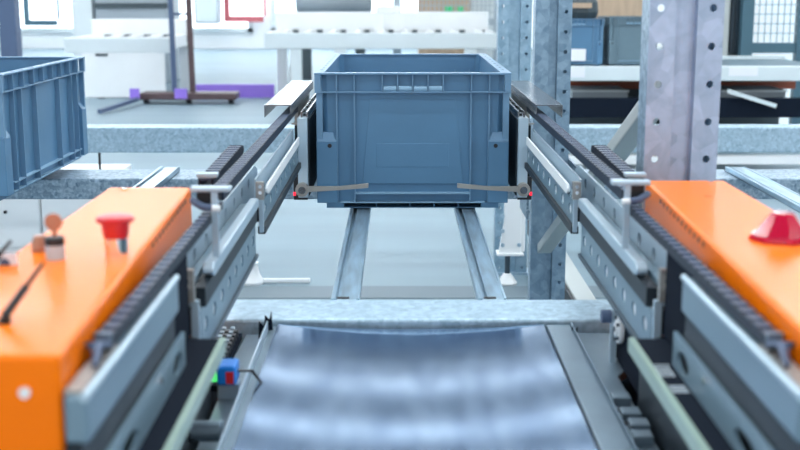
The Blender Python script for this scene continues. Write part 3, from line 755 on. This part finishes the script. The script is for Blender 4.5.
c2, xa2, xb2, zf2 = conveyor(264, 497, Y2, 12, 19, 33, 49, 'long white roller conveyor behind the middle tote', None, (296, 340, 470))
c2.boxpart('motor_box', M['brown'], X(289, 60, Y2), X(301, 60, Y2), Y2 + .02, Y2 + .15, .0, Z(66, Y2), label='brown motor at the foot of the conveyor leg')
c1.boxpart('handle_slot', M['machinedark'], X(96, 54, Y1), X(108, 54, Y1), Y1 - .02, Y1 - .0125, Z(56, Y1), Z(53.5, Y1))
# white hoop over the conveyor
Yh = Y2 + .4
t = Thing('sensor_hoop', 'white square hoop standing over the long conveyor', 'hoop', (X(388, 20, Yh), Yh, zf2))
bm = NB(); box(bm, X(376, 10, Yh), X(400, 10, Yh), Yh, Yh + .1, Z(13, Yh), Z(6, Yh)); t.part('top_bar', bm, M['white'], bevel=.006)
for a, b in ((376, 382), (394, 400)):
    bm = NB(); box(bm, X(a, 10, Yh), X(b, 10, Yh), Yh + .001, Yh + .099, zf2, Z(13.2, Yh)); t.part('post', bm, M['white'])
# cart frame
Yc = 9.9
t = Thing('cart_frame', 'dark tall trolley frame with a flat base, between the two white conveyors', 'trolley', (X(180, 95, Yc), Yc, 0))
def lean(name, x0, y0, x1, y1, w, m):
    a, b = at(x0, y0, Yc), at(x1, y1, Yc)
    bm = NB(); bar(bm, (b[0], Yc, .06), (a[0] + (a[0] - b[0]) * .8, Yc, 1.7), w, w, (0, 1, 0)); t.part(name, bm, m, bevel=.004)
lean('post', 170.5, 0, 175, 95, .04, M['navy']); lean('post', 188.5, 0, 193, 95, .045, M['brown'])
bm = NB(); bar(bm, at(172.5, 14, Yc), at(189, 14, Yc), .015, .02); t.part('crossbar', bm, M['navy'])
bm = NB(); box(bm, X(142, 93, Yc), X(238, 93, Yc), Yc - .12, Yc + .12, .035, .09); base = t.part('base', bm, M['brown'], bevel=.01)
for px in (148, 190, 232):
    bm = NB(); cyl(bm, (X(px, 96, Yc) - .02, Yc - .05, .04), (X(px, 96, Yc) + .02, Yc - .05, .04), .04, n=16); t.part('caster', bm, M['black'], base, smooth=True)
bm = NB(); bar(bm, (X(141, 96, Yc), Yc - .15, .045), (X(106, 108, Yc - .8), Yc - 1.0, .03), .03, .03); t.part('tow_bar', bm, M['navy'])
for px0, px1 in ((134, 143), (178, 190)):
    bm = NB(); box(bm, X(px0, 90, Yc), X(px1, 90, Yc), Yc - .16, Yc - .125, .05, .13); t.part('marker_block', bm, M['purple'], base, label='violet block on the trolley base')
bm = NB(); box(bm, X(196, 90, 10.4), X(274, 90, 10.4), 10.4, 10.45, 0, Z(84.5, 10.4))
solo('kick_panel', bm, M['purple'], 'low violet panel on the floor behind the trolley base', 'panel')
# pillar
bm = NB(); box(bm, X(-1, 30, 8), X(16, 30, 8), 8, 8.12, 0, 2.6)
bm.verts.ensure_lookup_table()
solo('steel_column', bm, M['navy'], 'dark blue steel column rising behind the left tote', 'column', bevel=.006)
# door-like frames
def frame(name, px0, px1, pyb, Y, m, label, cat):
    t = Thing(name, label, cat, (X(px0, pyb, Y), Y, 0))
    xa, xb, zb = X(px0, pyb, Y), X(px1, pyb, Y), Z(pyb, Y)
    t.boxpart('stile', m, xa, xa + .09, Y, Y + .05, zb - .09, 2.4); t.boxpart('stile', m, xb - .04, xb, Y, Y + .05, zb, 2.4)
    t.boxpart('bottom_rail', m, xa + .091, xb - .041, Y, Y + .05, zb - .09, zb); t.boxpart('top_rail', m, xa + .091, xb - .041, Y, Y + .05, 2.3, 2.4)
    t.boxpart('infill_pane', M['daylight'], xa + .092, xb - .042, Y + .02, Y + .025, zb + .001, 2.299)
frame('glazed_window_screen', 24, 60, 20, 18.86, M['teal'], 'dark teal framed glazed screen at the far left', 'screen')
frame('guard_window_screen', 224, 266, 16, 18.86, M['flareframe'], 'guard screen between the two conveyors, its frame reddened by lens flare', 'screen')  # the red is flare over the frame, put into its colour
# machines behind the conveyors
t = Thing('machine_cabinet', 'grey machine cabinet behind the left conveyor', 'machine', (X(130, 10, 12), 12, 0))
t.boxpart('cabinet_body', M['machine'], X(95, 10, 12), X(168, 10, 12), 12, 12.6, 0, 1.5, bevel=.02)
t.boxpart('cabinet_band', M['machinedark'], X(95, 5, 12), X(168, 5, 12), 11.98, 11.999, Z(8, 12), Z(3, 12))
t.boxpart('side_post', M['whitegrey'], X(72, 10, 12), X(92, 10, 12), 12, 12.2, 0, 1.5)
t = Thing('grey_tank', 'long grey rounded tank behind the long conveyor', 'tank', (X(355, 8, 12.5), 12.5, 0))
bm = NB(); cyl(bm, (X(296, 8, 12.5), 12.5, Z(2, 12.5)), (X(372, 8, 12.5), 12.5, Z(2, 12.5)), .11, n=24); t.part('tank_body', bm, M['machine'], smooth=True, bevel=.03)
for px in (306, 360): t.boxpart('tank_leg', M['machinedark'], X(px, 8, 12.5) - .05, X(px, 8, 12.5) + .05, 12.46, 12.54, 0, Z(9, 12.5))
t = Thing('wall_cabinet', 'pale grey cabinet on the back wall beside the flare-reddened screen', 'cabinet', (X(207, 10, 18.6), 18.6, Z(24, 18.6)))
t.boxpart('cabinet_body', M['machine'], X(194, 10, 18.6), X(219, 10, 18.6), 18.6, 18.92, Z(24, 18.6), 2.2, bevel=.02); t.boxpart('cabinet_door', M['whitegrey'], X(196, 10, 18.6), X(217, 10, 18.6), 18.585, 18.599, Z(22, 18.6), 2.15)

def wire_panel(px0, px1, py1, Y, nx, label, fr, post_px=None):
    xa, xb = X(px0, py1, Y), X(px1, py1, Y); zb = max(.05, Z(py1, Y)); zt = 1.9
    t = Thing('mesh_fence_panel', label, 'fence panel', ((xa + xb) / 2, Y, 0))
    t.boxpart('fence_post', fr, xa - .07, xa, Y, Y + .06, 0, zt); t.boxpart('fence_post', fr, xb, xb + .07, Y, Y + .06, 0, zt)
    t.boxpart('bottom_rail', fr, xa + .001, xb - .001, Y + .01, Y + .05, zb - .06, zb)
    bm = NB()
    for i in range(1, nx): xx = xa + (xb - xa) * i / nx; box(bm, xx - .0035, xx + .0035, Y + .026, Y + .033, zb, zt)
    st = (xb - xa) / nx * 1.5; k = 1
    while zb + st * k < zt: box(bm, xa, xb, Y + .019, Y + .026, zb + st * k - .0035, zb + st * k + .0035); k += 1
    t.part('wire_mesh', bm, M['mesh'])
    return t, xa, xb, zb
wire_panel(401, 494, 18.5, 10.9, 22, 'wire mesh fence panel behind the long conveyor', M['mesh'])
wire_panel(753, 797, 43, 7.2, 7, 'framed wire mesh window panel at the right edge above the shelf', M['teal'])
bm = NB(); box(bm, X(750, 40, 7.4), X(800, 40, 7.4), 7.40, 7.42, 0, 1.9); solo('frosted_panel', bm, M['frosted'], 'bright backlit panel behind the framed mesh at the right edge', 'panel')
t = Thing('dark_grille_cabinet', 'dark grille cabinet between broad post and framed mesh panel', 'cabinet', (X(735, 40, 7.3), 7.3, 0))
t.boxpart('cabinet_body', M['machinedark'], X(722, 40, 7.3), X(743, 40, 7.3), 7.3, 7.5, 0, 1.6)
bm = NB()
for i in range(4): xx = X(727 + i * 4.4, 40, 7.29); box(bm, xx - .006, xx + .006, 7.285, 7.299, .55, 1.6)
for i in range(10): box(bm, X(726, 40, 7.28), X(741, 40, 7.28), 7.278, 7.2845, .56 + i * .06, .566 + i * .06)
t.part('grille', bm, M['slide'])
bm = NB(); box(bm, X(720, 40, 7.25), X(726, 40, 7.25), 7.2, 7.26, 0, 1.6); solo('narrow_post', bm, M['beige'], 'thin pale post right of the broad perforated post', 'post')
t = Thing('pallet_crate', 'tan wooden crate with green sign behind the mesh fence', 'crate', (X(445, 10, 11.6), 11.6, 0))
t.boxpart('crate_side', M['wood'], X(419, 10, 11.6), X(470, 10, 11.6), 11.6, 12.2, 0, 1.35)
for a, b in ((445, 453), (458, 463)): t.boxpart('sign', M['sign'], X(a, 10, 11.59), X(b, 10, 11.59), 11.58, 11.599, Z(13.5, 11.58), Z(6.5, 11.58), label='small green sign')
bm = NB(); box(bm, X(470, 10, 11.8), X(494, 10, 11.8), 11.8, 12.1, 0, 1.5); solo('pale_cabinet', bm, M['whitegrey'], 'pale grey cabinet right of the tan crate', 'cabinet', bevel=.01)
bm = NB(); box(bm, X(560, 10, 8.6), X(648, 10, 8.6), 8.6, 8.7, 0, 1.6); solo('plywood_board', bm, M['wood'], 'tan plywood board standing behind the shelf totes', 'board')

# shelf with totes on the right
Ys = 6.0
xa, xb = X(560, 70, Ys), X(830, 70, Ys)
t = Thing('pick_shelf', 'pale shelf with a white front beam carrying two small totes', 'shelf', ((xa + xb) / 2, Ys, 0))
SHELF = t
sb = t.boxpart('front_beam', M['shelf'], xa, xb, Ys, Ys + .05, Z(81, Ys), Z(66.5, Ys), bevel=.004)
zs = Z(66.5, Ys)
t.boxpart('shelf_board', M['slate'], xa, xb, Ys + .051, Ys + .70, zs - .03, zs - .004)
t.boxpart('rear_beam', M['shelf'], xa, xb, Ys + .701, Ys + .74, zs - .06, zs + .012)
t.boxpart('lower_beam', M['rust'], xa, xb, Ys + .5, Ys + .55, Z(89, Ys + .5), Z(81.5, Ys + .5), label='orange-red lower beam')
t.boxpart('lower_board', M['machinedark'], xa, xb, Ys + .02, Ys + .70, Z(112, Ys), Z(109, Ys))
t.boxpart('lower_front', M['blacksat'], xa, xb, Ys - .03, Ys + .019, Z(117, Ys), Z(98, Ys), label='dark lower shelf edge')
t.boxpart('back_panel', M['machinedark'], xa, xb, Ys + .745, Ys + .76, 0.15, zs - .09)
for px in (561, 648, 820):
    t.boxpart('shelf_post', M['shelf'], X(px, 90, Ys), X(px, 90, Ys) + .05, Ys + .051, Ys + .10, 0, zs - .031)
t.boxpart('bottom_beam', M['white'], xa, xb, Ys - .02, Ys + .03, 0.06, .10)
for a, b, c, d in ((566, 585, 67.5, 77.5), (729, 758, 67.5, 76)):
    lb = t.boxpart('paper_label', M['label'], X(a, 72, Ys), X(b, 72, Ys), Ys - .002, Ys - .0004, Z(d, Ys), Z(c, Ys), sb, 'white paper label')
# totes
def shelf_tote(px0, px1, pyt, Y, label, L=.36, mm=None):
    xa, xb = X(px0, 40, Y), X(px1, 40, Y); H = Z(pyt, Y) - zs
    return tote(((xa + xb) / 2, Y, zs - .003), xb - xa, L, H, label, 'small totes on the shelf', mm), xa, xb, H
st, a, b, H = shelf_tote(551, 604, 18.5, Ys + .06, 'small grey-blue tote on the shelf with a white label, left of two')
st.boxpart('paper_label', M['label'], X(565, 55, Ys + .05), X(586, 55, Ys + .05), Ys + .0535, Ys + .058, Z(61, Ys + .05), Z(49, Ys + .05), label='white paper label')
shelf_tote(609, 658, 17, Ys + .06, 'small slate-grey tote on the shelf beside the broad post', mm='totegrey')
t = Thing('packed_goods', 'dark wrapped goods heaped on the left shelf tote', 'goods', (X(580, 10, 6.2), 6.2, zs + H))
bm = NB(); lathe(bm, [(.085, 0), (.095, .03), (.090, .08), (.07, .12), (.02, .13)], (X(580, 10, 6.25), 6.25, zs + H - .002), 10); t.part('bundle', bm, M['machinedark'])
bm = NB(); box(bm, X(570, 10, 6.2) - .01, X(590, 10, 6.2), 6.14, 6.152, zs + H + .05, zs + H + .075); t.part('strap', bm, M['wood'])
for a, b, lab in ((572, 628, 'pale grey box on the lower shelf left of the broad post'), (722, 786, 'pale grey box on the lower shelf right of the broad post')):
    t = Thing('parts_box', lab, 'box', (X((a + b) / 2, 95, Ys + .3), Ys + .3, Z(109, Ys)), 'boxes on the lower shelf')
    t.boxpart('box_body', M['machine'], X(a, 95, Ys + .2), X(b, 95, Ys + .2), Ys + .2, Ys + .48, Z(109, Ys) + .001, Z(90, Ys + .2), bevel=.004)
    t.boxpart('box_rim', M['shelf'], X(a, 95, Ys + .2) - .005, X(b, 95, Ys + .2) + .005, Ys + .192, Ys + .1995, Z(92, Ys + .2), Z(90, Ys + .2))
bm = NB(); bar(bm, at(728, 91, Ys - .06), at(776, 106, Ys - .06), .02, .02); SHELF.part('loose_rod', bm, M['shelf'])  # loose white rod before the lower shelf, only parented to it

# cable loop on the floor at the left
pts = [(X(101, 180, 4.13), 4.13, z(.50)), at(101, 192, 4.13), at(100, 200, 4.13), at(95, 206, 4.12), at(93, 207.5, 4.10), at(99, 208, 4.08), at(106, 211, 4.05), at(114, 217, 4.02), at(120, 226, 4.02), at(124, 240, 4.0)]
bm = NB(); tube(bm, pts, .0045)
solo('hanging_cable', bm, M['black'], 'thin dark cable dangling below the second rack beam at the left', 'cable', smooth=True)
for a, b, lab in ((-70, 41.6, 'low white cabinet with a dark latch below the left tote'), (42.4, 112, 'low white cabinet right of its twin with the dark latch')):
    xa, xb = X(a, 230, 4.2), X(b, 230, 4.2)
    t = Thing('low_cabinet', lab, 'cabinet', ((xa + xb) / 2, 4.35, 0), 'low white cabinets')
    t.boxpart('cabinet_body', M['white'], xa, xb, 4.20, 4.55, 0.0, .27, bevel=.003)
    t.boxpart('cabinet_door', M['white'], xa + .004, xb - .004, 4.194, 4.1995, .02, .262, bevel=.002)
    if a < 0:
        q = at(5.5, 212, 4.19); bm = NB(); cyl(bm, (q[0], 4.186, q[2]), (q[0], 4.1938, q[2]), .006, n=14); t.part('latch', bm, M['black'])

# ------------------------------------------------------------------ light
i = 0
for yy in (0.2, 1.6, 3.0, 4.4, 5.8, 7.2, 8.8, 10.4, 12.2, 14.6, 15.8, 17.0, 18.2):
    for xx, nm in ((-4.2, 'left'), (0.0, 'middle'), (4.2, 'right')):
        i += 1
        if 8 < yy < 13 and xx == 0: continue
        if 8 < yy < 13: xx *= 1.25
        lamp_strip(yy, xx, '%d lamp %s' % ((i + 2) // 3, nm), 'filllamp' if 8 < yy < 14 else 'lamp')  # brighter unseen lamps added at the sides to light the rear
for yy, nm in ((8.75, 'first'), (9.75, 'second'), (11.0, 'third'), (12.6, 'fourth')):
    t = Thing('ceiling_strip_lamp', 'slim ceiling lamp line, %s past the wide ones' % nm, 'lamp', (0, yy, 3.8), 'slim ceiling lamps')
    t.boxpart('lamp_housing', M['white'], -3.3, 3.3, yy - .04, yy + .04, 3.755, 3.799)
    t.boxpart('diffuser', M['slimlamp'], -3.28, 3.28, yy - .03, yy + .03, 3.735, 3.754)
W = bpy.data.worlds.new('hall_light'); SC.world = W; W.use_nodes = True
bg = W.node_tree.nodes['Background']; bg.inputs['Color'].default_value = (0.93, 0.97, 1.0, 1); bg.inputs['Strength'].default_value = 1.0

# ------------------------------------------------------------------ camera
cam = bpy.data.cameras.new('camera'); co = bpy.data.objects.new('camera', cam); COL.objects.link(co)
cam.sensor_width = 36; cam.lens = 36 * F / 800
co.location = (CX, 0, CZ); co.rotation_euler = (PI / 2 - PITCH, 0, -math.atan(2 / F))
cam.dof.use_dof = True; cam.dof.focus_distance = 2.42; cam.dof.aperture_fstop = 6.3
cam.clip_start = 0.02
SC.camera = co
vs = SC.view_settings
SC.display_settings.display_device = 'sRGB'
vs.view_transform = 'Standard'; vs.look = 'None'; vs.gamma = 1.0; vs.use_curve_mapping = False
vs.exposure = 0.50
